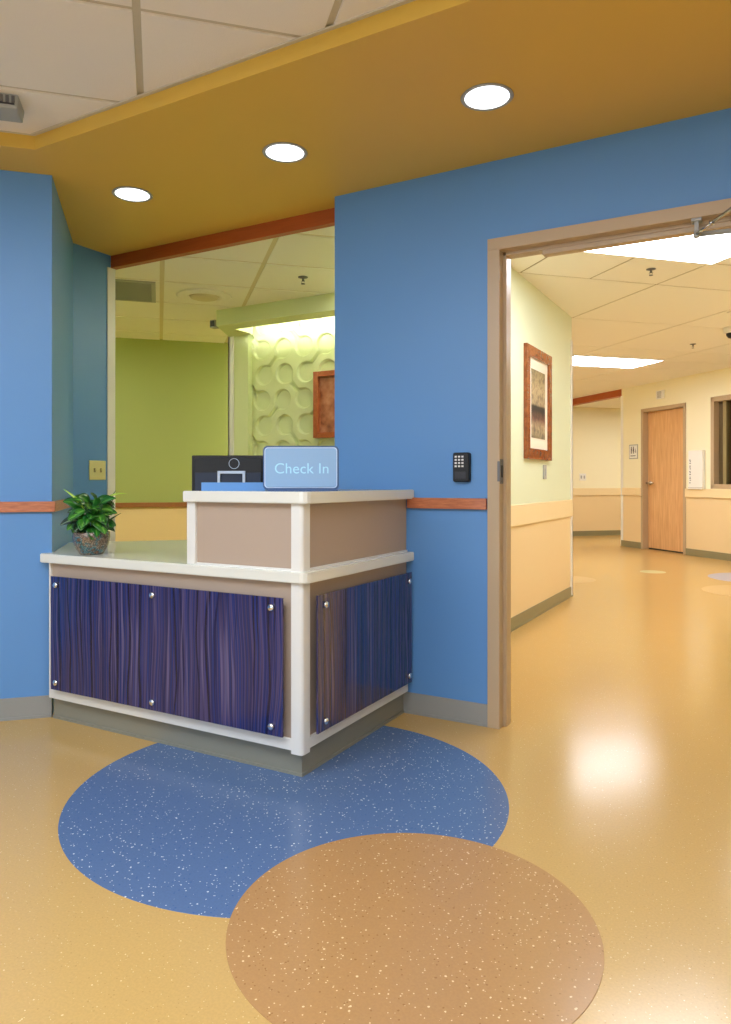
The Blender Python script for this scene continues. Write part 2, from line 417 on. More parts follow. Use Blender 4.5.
# ------------------------------------------------------------------ corridor
bm = NB()
for z0, z1, mi in ((0, .78, 2), (.78, 2.72, 0)):
    prism(bm, [(-1.77, 3.25), (-1.662, 3.25), (-1.662, 7.06), (-1.77, 7.06)], z0, z1, mi, [1, mi, mi, 3 if mi == 2 else 1])
struct('wall_corridor', bm, [M['hall_green'], M['office_green'], M['tan'], M['office_yellow']], 'pale green corridor wall with tan wainscot')
bm = NB(); box(bm, -1.662, -1.646, 3.27, 7.045, .765, .928, bev=.01)
tag(obj('bumper_rail', bm, M['bumper']), 'wide beige bumper rail on the pale green corridor wall under the picture', 'bumper rail')
bm = NB(); ramped_base(bm, [(-1.662, 7.06), (-1.662, 3.27)][::-1], .095, .008); struct('baseboard_corridor', bm, M['base_olive'])
bm = NB(); box(bm, -1.71, -1.652, 7.05, 7.068, 0.0, 2.45, bev=.002); box(bm, -1.664, -1.652, 7.01, 7.068, 0.0, 2.45, bev=.002)
tag(obj('corner_guard', bm, M['whitep']), 'white corner guard on the end of the pale green corridor wall', 'corner guard')
bm = NB(); box(bm, -5.2, -1.77, 6.94, 7.06, 0, 2.72); o = struct('wall_north', bm, [M['cream'], M['office_green']])
for p in o.data.polygons:
    if p.normal.y < -.5: p.material_index = 1
bm = NB(); box(bm, -5.35, -5.2, 6.94, 13.2, 0, 2.72); struct('wall_far_left', bm, M['cream'])
bm = NB(); box(bm, 1.4, 1.55, 3.25, 9.6, 0, 2.72); struct('wall_corridor_right', bm, M['cream'])
bm = NB(); box(bm, 1.2, 3.6, 3.25, 3.4, 0, 2.7); struct('wall_corridor_end', bm, M['cream'])

# far wall (constant s) with door, window, opening
W = 7.60
def fw(bm, t0, t1, z0, z1, d0=0, d1=.15, mi=0, bev=0): return box(bm, W + d0, W + d1, t0, t1, z0, z1, mi, R45, bev)
bm = NB()
for (ta, tb, za, zb) in ((10.188, 10.72, 0, 2.70), (9.144, 10.188, 2.28, 2.70), (8.62, 9.144, 0, 2.70), (7.0, 8.62, 2.30, 2.70), (7.0, 8.62, 0, 1.0), (5.5, 7.0, 0, 2.70)):
    for (a, b, mi) in ((za, min(zb, .9), 1), (max(za, .9), zb, 0)):
        if b > a: fw(bm, ta, tb, a, b, mi=mi)
struct('wall_far', bm, [M['cream'], M['tan']], 'cream wall with the wooden door at the end of the corridor')
bm = NB(); fw(bm, 10.19, 10.674, .865, .995, -.025, 0, bev=.008)
tag(obj('bumper_rail', bm, M['bumper']), 'short beige bumper rail under the restroom sign, left of the wooden door', 'bumper rail')
bm = NB(); fw(bm, 5.6, 9.143, .865, .995, -.025, 0, bev=.008)
tag(obj('bumper_rail', bm, M['bumper']), 'beige bumper rail under the white dispenser and the window', 'bumper rail')
bm = NB(); fw(bm, 10.19, 10.72, 0, .1, -.01, 0); fw(bm, 5.6, 9.143, 0, .1, -.01, 0); struct('baseboard_far', bm, M['base_olive'])
bm = NB(); fw(bm, 10.675, 10.733, 0.0, 2.56, -.008, -.0005, bev=.002); fw(bm, 10.7215, 10.733, 0.0, 2.56, -.004, .08)
tag(obj('corner_guard', bm, M['whitep']), 'white corner guard beside the orange header at the far opening', 'corner guard')
bm = NB(); fw(bm, 10.72, 13.0, 2.565, 2.70, 0, .12); struct('trim_4', bm, M['orange'], 'orange wood header over the far opening')

# far wooden door (frame is structure, leaf with handle)
bm = NB()
for a, b in ((10.135, 10.19), (9.142, 9.197)): fw(bm, a, b, 0, 2.28, -.012, .16, bev=.003)
fw(bm, 9.142, 10.19, 2.228, 2.283, -.012, .16, bev=.003)
dr = struct('door_1', bm, M['taupe_frame'], 'light wood door in a taupe metal frame')
bm = NB(); fw(bm, 9.2, 10.133, .022, 2.226, .085, .13, bev=.002); obj('door_leaf', bm, M['door_wood'], dr)
bm = NB(); fw(bm, 9.2, 10.133, .0, .022, .10, .12); obj('under_door_shade', bm, M['black'], dr)  # black strip in place of the shade under the door
bm = NB()
hx = Matrix.Translation(st(W + .085, 10.07) + (1.075,)) @ R45 @ Matrix.Rotation(-PI / 2, 4, 'Y')
lathe(bm, [(0, .012), (.03, .012), (.033, 0)], 24, 0, hx)
p = st(W + .02, 10.09); q = st(W + .02, 9.93); a = st(W + .085, 10.07)
tube(bm, [a + (1.075,), p + (1.075,)], .017); tube(bm, [p + (1.075,), ((p[0] + q[0]) / 2, (p[1] + q[1]) / 2, 1.077), q + (1.07,)], .016)
obj('door_handle', bm, M['steel'], dr)

# window on the far wall
bm = NB()
for a, b in ((8.56, 8.625), (6.995, 7.06)): fw(bm, a, b, 1.0, 2.30, -.015, .15, bev=.003)
fw(bm, 6.995, 8.625, 2.235, 2.305, -.015, .15, bev=.003); fw(bm, 6.995, 8.625, .995, 1.06, -.015, .15, bev=.003)
wn = struct('window_1', bm, M['taupe_frame'], 'interior window in a taupe frame at the right edge')
bm = NB(); fw(bm, 8.40, 8.46, 1.06, 2.235, .05, .11, bev=.003); obj('mullion', bm, mat('olive_frame', (146, 132, 90), .4), wn)
gm = mat('window_glass', (225, 225, 210), .03); gm.node_tree.nodes['Principled BSDF'].inputs['Transmission Weight'].default_value = 1; gm.node_tree.nodes['Principled BSDF'].inputs['IOR'].default_value = 1.2
bm = NB(); fw(bm, 7.06, 8.56, 1.06, 2.235, .075, .081); obj('pane', bm, gm, wn)
bm = NB()
k = 0
while 1.08 + k * .028 < 2.23:
    z = 1.08 + k * .028; fw(bm, 7.06, 8.39, z, z + .018, .17, .175); k += 1
bl = obj('blind', bm, M['room_dark'], wn)
bm = NB(); box(bm, W + .15, W + 1.2, 6.9, 9.0, 0, 2.6, 0, R45); o = struct('room_behind_window', bm, M['room_dark'])
bm2 = bmesh.new(); bm2.from_mesh(o.data); bmesh.ops.delete(bm2, geom=[f for f in bm2.faces if f.normal.dot(Vector((-Q, -Q, 0))) > .9], context='FACES'); bm2.to_mesh(o.data); bm2.free(); o.name = 'wall_window_room'

# far-far wall (constant t) with bumper
T2 = 12.9
bm = NB()
box(bm, 3, 12, T2, T2 + .15, 0, .9, 1, R45); box(bm, 3, 12, T2, T2 + .15, .9, 2.72, 0, R45)
struct('wall_far_room', bm, [M['cream'], M['tan']], 'cream wall beyond the far opening')
bm = NB(); box(bm, 3.2, 11.8, T2 - .025, T2, .815, .965, 0, R45, bev=.008)
tag(obj('bumper_rail', bm, M['bumper']), 'beige bumper rail seen through the opening under the orange header', 'bumper rail')
bm = NB(); box(bm, 3.2, 11.8, T2 - .01, T2, 0, .1, 0, R45); struct('baseboard_far_room', bm, M['base_olive'])
bm = NB(); box(bm, 12, 12.15, 6, 13, 0, 2.7, 0, R45); struct('wall_far_room_end', bm, M['cream'])
bm = NB(); box(bm, 7.75, 12, 5.9, 6.05, 0, 2.7, 0, R45); struct('wall_far_room_side', bm, M['cream'])

# ------------------------------------------------------------------ office beyond the counter
TB = 7.45
bm = NB(); box(bm, -4.4, 2.4, TB, TB + .12, 0, .85, 1, R45); box(bm, -4.4, 2.4, TB, TB + .12, .85, 2.6, 0, R45)
struct('wall_office', bm, [M['office_green'], M['office_yellow']], 'olive green office wall with yellow wainscot')
bm = NB(); box(bm, -4.4, 2.3, TB - .02, TB, .848, .894, 0, R45, bev=.003)
tag(obj('chair_rail', bm, wood_mat('brown_rail', (146, 92, 46), (162, 104, 54), .45, (3, 3, 12))), 'thin orange wood rail on the olive green office wall', 'chair rail')

# relief feature wall
import numpy as np
XF0, XF1, ZF0, ZF1, YF = -3.952, -2.55, 0.9, 2.5, 5.055
RS = .005
nx = int((XF1 - XF0) / RS); nz = int((ZF1 - ZF0) / RS)
X, Z = np.meshgrid(np.linspace(XF0, XF1, nx), np.linspace(ZF0, ZF1, nz))
def ctr(r, c): return (-3.845 + .217 * c + (.02 if r % 2 else 0), 2.238 - .2185 * r)
rad = .083
D = np.full(X.shape, 9.0)
def smin(a, b, k):
    h = np.clip(.5 + .5 * (b - a) / k, 0, 1); return b * (1 - h) + a * h - k * h * (1 - h)
def cd(p): return np.hypot(X - p[0], Z - p[1]) - rad
for r in range(-3, 8):
    for c in range(-2, 9):
        D = np.minimum(D, cd(ctr(r, c)))
for r in range(-3, 8):
    for c in range(-2, 9):
        if r % 2:
            a = ctr(r, c); b = ctr(r - 1, c + 1) if c % 2 == 0 else ctr(r + 1, c + 1)
            ax, az = b[0] - a[0], b[1] - a[1]
            h = np.clip(((X - a[0]) * ax + (Z - a[1]) * az) / (ax * ax + az * az), 0, 1)
            seg = np.hypot(X - a[0] - h * ax, Z - a[1] - h * az) - .012
            D = np.minimum(D, smin(smin(cd(a), seg, .035), smin(cd(b), seg, .035), .01))
H = np.clip((.005 - D) / .010, 0, 1); H = H * H * (3 - 2 * H)
Yv = YF + .028 * H
verts = np.stack([X.ravel(), Yv.ravel(), Z.ravel()], 1).tolist()
faces = [(j * nx + i, j * nx + i + 1, (j + 1) * nx + i + 1, (j + 1) * nx + i) for j in range(nz - 1) for i in range(nx - 1)]
me = bpy.data.meshes.new('wall_relief'); me.from_pydata(verts, [], faces); me.materials.append(M['relief'])
for p in me.polygons: p.use_smooth = True
o = bpy.data.objects.new('wall_relief', me); C.objects.link(o); o['kind'] = 'structure'; o['label'] = 'pale green wall with recessed linked circles'
bm = NB(); box(bm, XF0, -1.77, YF + .03, YF + .15, 0, 2.5); box(bm, XF0, -1.77, YF, YF + .05, 0, ZF0); box(bm, XF1, -1.77, YF, YF + .05, 0, 2.5)
struct('wall_partition', bm, M['relief'])
bm = NB(); box(bm, -4.15, XF0, 5.0, 5.2, 0, 2.5); struct('wall_pillar', bm, M['relief'])
bm = NB(); box(bm, -4.165, -4.105, 4.99, 5.0, 0, 2.378, bev=.002); box(bm, -4.165, -4.15, 4.99, 5.05, 0, 2.378)
tag(obj('corner_guard', bm, M['white']), 'white corner guard on the pillar beside the circle-patterned wall', 'corner guard')
bm = NB()
box(bm, -3.95, -1.77, 4.585, 4.62, 2.372, 2.5); box(bm, -3.94, -1.77, 4.60, 4.76, 2.372, 2.39)
prism(bm, [(-3.95, 4.586), (-3.90, 4.61), (-3.90, 5.0), (-4.16, 5.0)], 2.373, 2.5)
struct('ceiling_cove_soffit', bm, M['relief'], 'pale green soffit hiding the cove light')
cv = thing('cove_light', 'bright cove light strip hidden behind the pale green soffit', 'light', (-2.85, 4.70, 2.40))
bm = NB(); box(bm, -1.05, 1.05, -.03, .03, -.008, .008); obj('channel', bm, M['whitep'], cv)
bm = NB(); box(bm, -1.04, 1.04, -.012, .012, .009, .02); obj('lamp_strip', bm, M['cove'], cv)

# copper framed relief panel on the feature wall
pc = thing('framed_picture', 'copper-toned abstract picture in an orange wood frame on the circle-patterned wall', 'picture', (-2.98, 5.055, 1.73))
copper = mat('copper_art', (150, 88, 56), .45)
nt, b, N, Lk = nodes(copper); tc = N('ShaderNodeTexCoord'); n = N('ShaderNodeTexNoise'); n.inputs['Scale'].default_value = 14; n.inputs['Detail'].default_value = 8
Lk(tc.outputs['Object'], n.inputs['Vector']); r = ramp(nt, [(.3, (116, 62, 36)), (.5, (160, 96, 60)), (.7, (182, 124, 92))]); Lk(n.outputs['Fac'], r.inputs[0]); Lk(r.outputs[0], b.inputs['Base Color'])
fo = wood_mat('orange_frame', (146, 72, 34), (172, 90, 46), .3, (6, 6, 6))
def picture_frame(parent, w, h, fwid, d, m, nm='frame'):
    bm = NB()
    for x0, x1, z0, z1 in ((-w / 2, -w / 2 + fwid, -h / 2, h / 2), (w / 2 - fwid, w / 2, -h / 2, h / 2), (-w / 2 + fwid, w / 2 - fwid, h / 2 - fwid, h / 2), (-w / 2 + fwid, w / 2 - fwid, -h / 2, -h / 2 + fwid)):
        box(bm, x0, x1, -d, 0, z0, z1, bev=.003)
    return obj(nm, bm, m, parent)
picture_frame(pc, .60, .545, .045, .055, fo)
bm = NB(); box(bm, -.256, .256, -.025, -.002, -.228, .228); obj('artwork', bm, copper, pc)

# office ceiling fittings
vt = thing('ceiling_vent', 'grey square return air grille in the office ceiling', 'vent', st(-.32, 5.587) + (2.50,), PI / 4)
bm = NB()
for a in ((-.295, .295, .265, .295), (-.295, .295, -.295, -.265), (-.295, -.265, -.265, .265), (.265, .295, -.265, .265)): box(bm, *a, -.008, 0, bev=.002)
obj('frame', bm, M['greyp'], vt)
bm = NB(); box(bm, -.265, .265, -.265, .265, -.003, 0, 1)
for k in range(26): box(bm, -.265, .265, -.262 + k * .0205, -.262 + k * .0205 + .008, -.007, -.003, 0)
obj('grille', bm, [M['greyp'], mat('vent_back', (132, 136, 134), .6)], vt)
df_ = thing('ceiling_diffuser', 'round white air diffuser in the office ceiling', 'vent', st(.325, 5.575) + (2.50,))
bm = NB(); lathe(bm, [(0, -.001), (.2, -.001), (.205, -.006), (.19, -.014), (.17, -.006), (.15, -.012), (.13, -.02), (.115, -.008)], 64); obj('outer_ring', bm, M['tile_hall'], df_)
bm = NB(); lathe(bm, [(0, -.028), (.08, -.028), (.10, -.022), (.112, -.004), (0, -.002)], 64); obj('centre_cone', bm, M['tbar_hall'], df_)
def sprinkler(label, loc):
    t = thing('fire_sprinkler', label, 'sprinkler', loc)
    bm = NB(); lathe(bm, [(0, 0), (.034, 0), (.034, -.004), (.012, -.010), (0, -.010)], 28); obj('escutcheon', bm, M['dgrey'], t)
    bm = NB(); lathe(bm, [(.007, -.008), (.007, -.03), (0, -.03)], 12); tube(bm, [(.007, 0, -.02), (.013, 0, -.032), (.003, 0, -.046)], .002, 6); tube(bm, [(-.007, 0, -.02), (-.013, 0, -.032), (-.003, 0, -.046)], .002, 6)
    obj('nozzle', bm, M['dgrey'], t)
    bm = NB(); lathe(bm, [(0, -.046), (.014, -.046), (.014, -.049), (0, -.049)], 16); obj('deflector', bm, M['dgrey'], t)
sprinkler('small dark fire sprinkler in the office ceiling above the circle-patterned wall', (-2.789, 4.128, 2.50))
sprinkler('dark fire sprinkler just behind the bright panel near the door frame', (-.769, 5.742, 2.68))
sprinkler('distant dark fire sprinkler in front of the wall with the wooden door', (-.767, 9.109, 2.68))
sb = thing('wall_speaker', 'tiny grey box on the left end of the pale green cove soffit', 'speaker', (-4.03, 4.66, 2.41))
bm = NB(); box(bm, -.03, .025, -.03, .03, -.035, .03, bev=.005); obj('housing', bm, M['greyp'], sb)
bm = NB(); box(bm, -.022, .018, -.034, -.029, -.025, .02); obj('lens', bm, M['dark'], sb)

# ------------------------------------------------------------------ light panels
def troffer(label, s0, s1, t0, t1, z, m, group=None):
    cx, cy = st((s0 + s1) / 2, (t0 + t1) / 2); a, b = (s1 - s0) / 2, (t1 - t0) / 2
    t = thing('ceiling_light', label, 'ceiling light', (cx, cy, z), PI / 4, group)
    bm = NB()
    for q in ((-a, a, b - .02, b), (-a, a, -b, -b + .02), (-a, -a + .02, -b + .02, b - .02), (a - .02, a, -b + .02, b - .02)): box(bm, *q, -.012, .0)
    obj('frame', bm, M['whitep'], t)
    bm = NB(); box(bm, -a + .02, a - .02, -b + .02, b - .02, -.008, -.002); obj('diffuser', bm, m, t)
troffer('large lit ceiling panel just beyond the door frame head', 2.55, 3.855, 3.76, 4.37, 2.68, M['panel'])
troffer('lit ceiling panel farther down the corridor by the orange header', 4.98, 6.32, 7.98, 8.68, 2.68, M['panel'])
troffer('lit ceiling panel at the right edge above the dome camera', 5.09, 6.29, 4.97, 5.575, 2.68, M['panel'])
troffer('unseen panel added to light the room behind the far window', 7.95, 8.55, 7.1, 7.7, 2.58, M['added_panel_dim'])  # added lamp out of sight, brightens the brown room behind the glass
troffer('lit panel in the far room beyond the opening', 8.6, 9.8, 10.6, 11.2, 2.60, M['panel_office'])
troffer('unseen panel added to light the left corridor branch', 3.4, 4.6, 9.9, 10.5, 2.68, M['panel'])  # added panel out of sight, brightens the left branch
troffer('unseen added panel in the office ceiling behind the left wall', -2.1, -.9, 5.65, 6.25, 2.50, M['panel_office'])  # added out of sight to light the green back wall
troffer('unseen added panel in the office ceiling behind the circle-patterned wall', 1.7, 2.9, 5.9, 6.5, 2.50, M['panel_office'])  # added behind the partition for the right part of the back wall
troffer('unseen added panel in the office ceiling behind the blue front wall', 1.26, 1.88, 4.05, 5.27, 2.50, M['added_panel_dim'])  # weaker added panel, lifts the office ceiling by bounce
for s_, t_, w_ in ((.55, .0, 'nearest the door frame side'), (-.68, .61, 'straight above the viewer'), (-1.9, 1.22, 'nearest the desk'), (-3.12, 1.22, 'nearest the angled wall'), (-2.5, -2.5, 'by the windows')):
    troffer('unseen added panel in the lobby ceiling, ' + w_, s_, s_ + 1.22, t_, t_ + .61, 2.598, M['added_panel_right' if s_ > 0 else 'added_panel_lobby'], 'added lobby ceiling panels behind the viewer')  # panels added overhead so the blue walls darken towards the top

def downlight(label, x, y):
    t = thing('downlight', label, 'downlight', (x, y, 2.535), 0, 'recessed downlights in the mustard soffit')
    bm = NB(); lathe(bm, [(.083, -.001), (.096, -.001), (.098, -.003), (.094, -.006), (.083, -.004), (.083, -.001)], 64); obj('trim_ring', bm, M['greyp'], t)
    bm = NB(); lathe(bm, [(0, -.0015), (.083, -.0015), (.083, -.004), (.05, -.0035), (0, -.003)], 64); obj('lamp', bm, M['can'], t)
downlight('largest lit round downlight, above the wall beside the door', -.92, 2.583)
downlight('middle one of the three round downlights in the mustard soffit', -1.844, 2.589)
downlight('smallest lit round downlight, nearest the blue angled wall', -2.777, 2.595)

# boxy fitting on lobby ceiling
cf = thing('ceiling_fixture', 'light grey boxy fixture with slotted side on the tiled lobby ceiling', 'ceiling fixture', st(-.525, 3.072) + (2.6,), PI / 4)
bm = NB(); box(bm, -.30, .0, 0, .135, -.052, 0, bev=.008)
for v in bm.verts:
    if v.co.z < -.03: v.co.y = .07 + (v.co.y - .07) * .92; v.co.x = -.15 + (v.co.x + .15) * .97
obj('housing', bm, M['greyp'], cf)
bm = NB()
for k in range(13): box(bm, -.013 - .021 * k - .012, -.013 - .021 * k, -.004, .004, -.034, -.008, bev=.001)
obj('vent_slots', bm, M['dgrey'], cf)
bm = NB(); box(bm, -.285, -.015, -.001, .006, -.040, -.036); obj('seam', bm, M['dark'], cf)

# dome camera
dc = thing('dome_camera', 'white dome camera with dark lens bubble on the corridor ceiling at right', 'camera', (-.33, 8.33, 2.68))
bm = NB(); lathe(bm, [(0, 0), (.085, 0), (.085, -.05), (.07, -.06), (0, -.06)], 40); obj('housing', bm, M['whitep'], dc)
bm = NB(); lathe(bm, [(.062, -.058), (.058, -.08), (.04, -.105), (0, -.118)], 40); obj('dome', bm, M['black'], dc)

# ------------------------------------------------------------------ corridor wall picture
pp = thing('framed_picture', 'tall botanical print in a wide brown wood frame on the pale green corridor wall', 'picture', (-1.662, 5.862, 1.725), PI / 2)
picture_frame(pp, .73, .895, .085, .03, M['frame_wood'])
bm = NB(); box(bm, -.281, .281, -.012, -.002, -.364, .364); obj('mat_board', bm, M['mat_board'], pp)
art = mat('sepia_print', (170, 150, 120), .6)
nt, b, N, Lk = nodes(art); tc = N('ShaderNodeTexCoord'); sp = N('ShaderNodeSeparateXYZ'); Lk(tc.outputs['Object'], sp.inputs[0])
n = N('ShaderNodeTexNoise'); n.inputs['Scale'].default_value = 22; n.inputs['Detail'].default_value = 5; Lk(tc.outputs['Object'], n.inputs['Vector'])
r = ramp(nt, [(.3, (96, 74, 56)), (.45, (170, 146, 110)), (.55, (214, 200, 168)), (.7, (150, 92, 74))]); Lk(n.outputs['Fac'], r.inputs[0])
mr = N('ShaderNodeMapRange'); mr.inputs[1].default_value = -.3; mr.inputs[2].default_value = .3; Lk(sp.outputs[2], mr.inputs[0])
r2 = ramp(nt, [(0, (150, 150, 130)), (.2, (214, 200, 176)), (.3, (150, 110, 96)), (.42, (60, 52, 44)), (.47, (66, 58, 48)), (.5, (206, 196, 170)), (.7, (220, 208, 176)), (1, (170, 162, 120))]); Lk(mr.outputs[0], r2.inputs[0])
mx = N('ShaderNodeMix'); mx.data_type = 'RGBA'; mx.blend_type = 'MULTIPLY'; mx.inputs[0].default_value = .8; Lk(r2.outputs[0], mx.inputs[6]); Lk(r.outputs[0], mx.inputs[7]); Lk(mx.outputs[2], b.inputs['Base Color'])
bm = NB(); box(bm, -.20, .20, -.014, -.0121, -.275, .275); obj('print', bm, art, pp)
sw = thing('wall_switch', 'slim grey wall control below the framed print', 'switch', (-1.662, 6.08, 1.18), PI / 2)
bm = NB(); box(bm, -.04, .04, -.012, 0, -.06, .06, bev=.004); obj('plate', bm, M['greyp'], sw)
bm = NB(); box(bm, -.015, .015, -.018, -.011, -.03, .03, bev=.002); obj('rocker', bm, M['greyp'], sw)

# fittings on the far wall.  local x runs along the wall, -y faces the viewer
def fp(t, z, d=0): return st(W + d, t) + (z,)
RF = -PI / 4
rs = thing('restroom_sign', 'small restroom sign with people pictograms left of the wooden door', 'sign', fp(10.39, 1.595), RF)
bm = NB(); box(bm, -.115, .115, -.008, 0, -.12, .12, bev=.004); obj('plate', bm, M['greyp'], rs)
bm = NB(); box(bm, -.10, .10, -.0095, -.007, -.105, .105, bev=.001); o = obj('face', bm, M['whitep'], rs)
def person_icon(bm, x, skirt):
    lathe(bm, [(0, .002), (.011, .002), (.011, 0)], 16, 0, Matrix.Translation((x, -.0095, .075)) @ Matrix.Rotation(PI / 2, 4, 'X'))
    box(bm, x - .012, x + .012, -.0115, -.0095, .015, .06)
    if skirt:
        v = [bm.verts.new(q) for q in ((x - .022, -.0115, .01), (x + .022, -.0115, .01), (x, -.0115, .05))]; bm.faces.new(v)
    for dx in (-.007, .007): box(bm, x + dx - .004, x + dx + .004, -.0115, -.0095, -.03, .02)
bm = NB(); person_icon(bm, -.05, False); person_icon(bm, .005, True)
lathe(bm, [(.013, .002), (.018, .002), (.018, 0), (.013, 0), (.013, .002)], 20, 0, Matrix.Translation((.06, -.0095, 0)) @ Matrix.Rotation(PI / 2, 4, 'X')); box(bm, .052, .058, -.0115, -.0095, .0, .05)
for k in range(8): box(bm, -.07 + .017 * k, -.06 + .017 * k, -.0115, -.0095, -.075, -.06)
obj('pictogram', bm, M['dark'], rs)
al = thing('fire_alarm', 'small grey alarm box on the wall above the wooden door', 'alarm', fp(9.70, 2.465), RF)
bm = NB(); box(bm, -.08, .08, -.04, 0, -.065, .065, bev=.006); obj('housing', bm, M['whitep'], al)
bm = NB()
for k in range(6): box(bm, -.05, .05, -.043, -.039, -.05 + .018 * k, -.04 + .018 * k)
obj('grille', bm, M['greyp'], al)
ds = thing('wall_dispenser', 'white wall dispenser box beside the wooden door, above the bumper rail', 'dispenser', fp(8.885, 1.27), RF)
bm = NB(); box(bm, -.145, .145, -.06, 0, -.285, .285, bev=.012); obj('housing', bm, M['whitep'], ds)
bm = NB(); box(bm, -.147, .147, -.062, -.055, -.262, -.256); obj('seam', bm, M['greyp'], ds)
bm = NB()
for k in range(13):
    z = .15 - k * .028 - (.01 if k % 3 == 0 else 0)
    box(bm, -.112 + .006 * (k % 2), -.094 + .004 * (k % 3), -.0625, -.0595, z, z + .012)
obj('lettering', bm, M['dark'], ds)
ws = thing('light_switch', 'small white double switch plate on the cream wall under the orange header', 'switch', st(7.62, T2) + (1.19,), PI / 4)
ws.location = (-3.30, -3.30 + T2 / Q, 1.19)
bm = NB(); box(bm, -.075, .075, -.008, 0, -.07, .07, bev=.003); obj('plate', bm, M['whitep'], ws)
for dx in (-.035, .035):
    bm = NB(); box(bm, dx - .014, dx + .014, -.014, -.006, -.03, .03, bev=.002); obj('rocker', bm, M['greyp'], ws)

# ------------------------------------------------------------------ keypad and switch in the lobby
kp = thing('keypad', 'black door keypad with white keys on the blue wall beside the door frame', 'keypad', (-1.225, 3.115, 1.165))
bm = NB(); prof = rounded(.08, .134, .010); vs = []
pr = [(x, z) for x, z in prof]
a = [bm.verts.new((x, 0, z)) for x, z in pr]; b_ = [bm.verts.new((x, -.022, z)) for x, z in pr]; c_ = [bm.verts.new((x * .9, -.027, z * .94)) for x, z in pr]
for u, v in ((a, b_), (b_, c_)):
    for i in range(len(u)): bm.faces.new((u[i], u[(i + 1) % len(u)], v[(i + 1) % len(u)], v[i]))
bm.faces.new(c_); obj('housing', bm, M['black'], kp)
for r in range(4):
    for c in range(3):
        bm = NB(); x = -.021 + c * .0165 - .003; z = .048 - r * .0145
        box(bm, x - .005, x + .005, -.030, -.026, z - .0042, z + .0042, bev=.001); o = obj('key', bm, M['key'], kp)
bm = NB(); box(bm, -.029, .024, -.0285, -.026, -.052, -.02, bev=.001); o = obj('reader_window', bm, M['dark'], kp)
ls = thing('light_switch', 'ivory double toggle switch plate on the dark blue wall behind the plant', 'switch', (-3.66, 3.133, 1.17), PI / 2)
bm = NB(); box(bm, -.063, .063, -.006, 0, -.06, .06, bev=.003); obj('plate', bm, M['ivory'], ls)
for dx in (-.024, .024):
    bm = NB(); box(bm, dx - .006, dx + .006, -.008, -.005, -.013, .013, 1); box(bm, dx - .0045, dx + .0045, -.018, -.006, -.002, .009, 0, bev=.001)
    obj('toggle', bm, [M['ivory'], M['ivory_d']], ls)

# ------------------------------------------------------------------ reception desk
dk = thing('reception_desk', 'L-shaped reception desk with taupe panels, white edges and purple-blue resin fronts', 'desk', (-2.2, 2.6, 0))
dk.location = (0, 0, 0)
XR, XL = -1.51, -2.905
bm = NB(); box(bm, -2.915, -1.523, 2.246, 3.105, 0, .108); box(bm, -2.915, -1.517, 2.240, 3.105, 0, .012); obj('toe_kick', bm, mat('desk_base', (138, 136, 122), .4), dk)
bm = NB(); box(bm, XL + .008, XR, 2.222, 3.11, .108, .726); obj('front_panel', bm, M['taupe'], dk)
bm = NB(); box(bm, XL, -1.546, 2.212, 2.224, .103, .146, bev=.003); obj('bottom_edge', bm, M['white'], dk)
bm = NB(); box(bm, XR - .002, XR + .010, 2.258, 3.11, .103, .146, bev=.003); obj('bottom_edge', bm, M['white'], dk)
bm = NB(); box(bm, XL, XL + .01, 2.212, 2.24, .146, .726, bev=.002); obj('end_edge', bm, M['white'], dk)
def post(z0, z1):
    bm = NB()
    prism(bm, [(-1.546, 2.21), (-1.509, 2.21), (-1.503, 2.2125), (-1.4985, 2.217), (-1.496, 2.223), (-1.496, 2.260), (-1.546, 2.260)], z0, z1)
    obj('corner_post', bm, M['white'], dk)
post(.092, .727); post(.766, 1.019)
# counter slab with the 45 degree edges of the wall behind
ct = st(0, 4.255)
bm = NB()
poly = [(-2.944, 2.195), (-1.50, 2.195), (-1.485, 2.199), (-1.474, 2.21), (-1.47, 2.225), (-1.47, 3.11), (-1.9, 3.11), (-1.95, 3.11), (-1.95, 3.3), (-2.72, 3.3)]
tcn = 6.018
poly += [(-3.347, -3.347 + tcn), (-2.930, 2.255), (-2.965, 2.22)]
prism(bm, poly, .726, .767)
bmesh.ops.bevel(bm, geom=[e for e in bm.edges if abs(e.verts[0].co.z - e.verts[1].co.z) < 1e-4 and e.is_boundary is False and min(e.verts[0].co.y, e.verts[1].co.y) < 3.05], offset=.003, segments=2, affect='EDGES')
obj('counter_top', bm, [M['top']], dk)
bm = NB(); box(bm, -2.052, XR, 2.222, 3.11, .767, 1.019); obj('upper_panel', bm, M['taupe'], dk)
bm = NB(); box(bm, -2.059, -2.014, 2.21, 2.26, .767, 1.019, bev=.003); obj('end_post', bm, M['white'], dk)
bm = NB(); box(bm, -2.014, -1.546, 2.216, 2.223, .767, .775); obj('bead', bm, M['white'], dk)
bm = NB(); box(bm, XR - .001, XR + .006, 2.26, 3.11, .767, .775); obj('bead', bm, M['white'], dk)
bm = NB(); prism(bm, [(-2.075, 3.11), (-2.075, 2.205), (-2.065, 2.195), (-1.50, 2.195), (-1.485, 2.199), (-1.474, 2.21), (-1.47, 2.225), (-1.47, 3.11)], 1.018, 1.062)
bmesh.ops.bevel(bm, geom=[e for e in bm.edges if abs(e.verts[0].co.z - e.verts[1].co.z) < 1e-4], offset=.003, segments=2, affect='EDGES')
obj('transaction_top', bm, M['top'], dk)

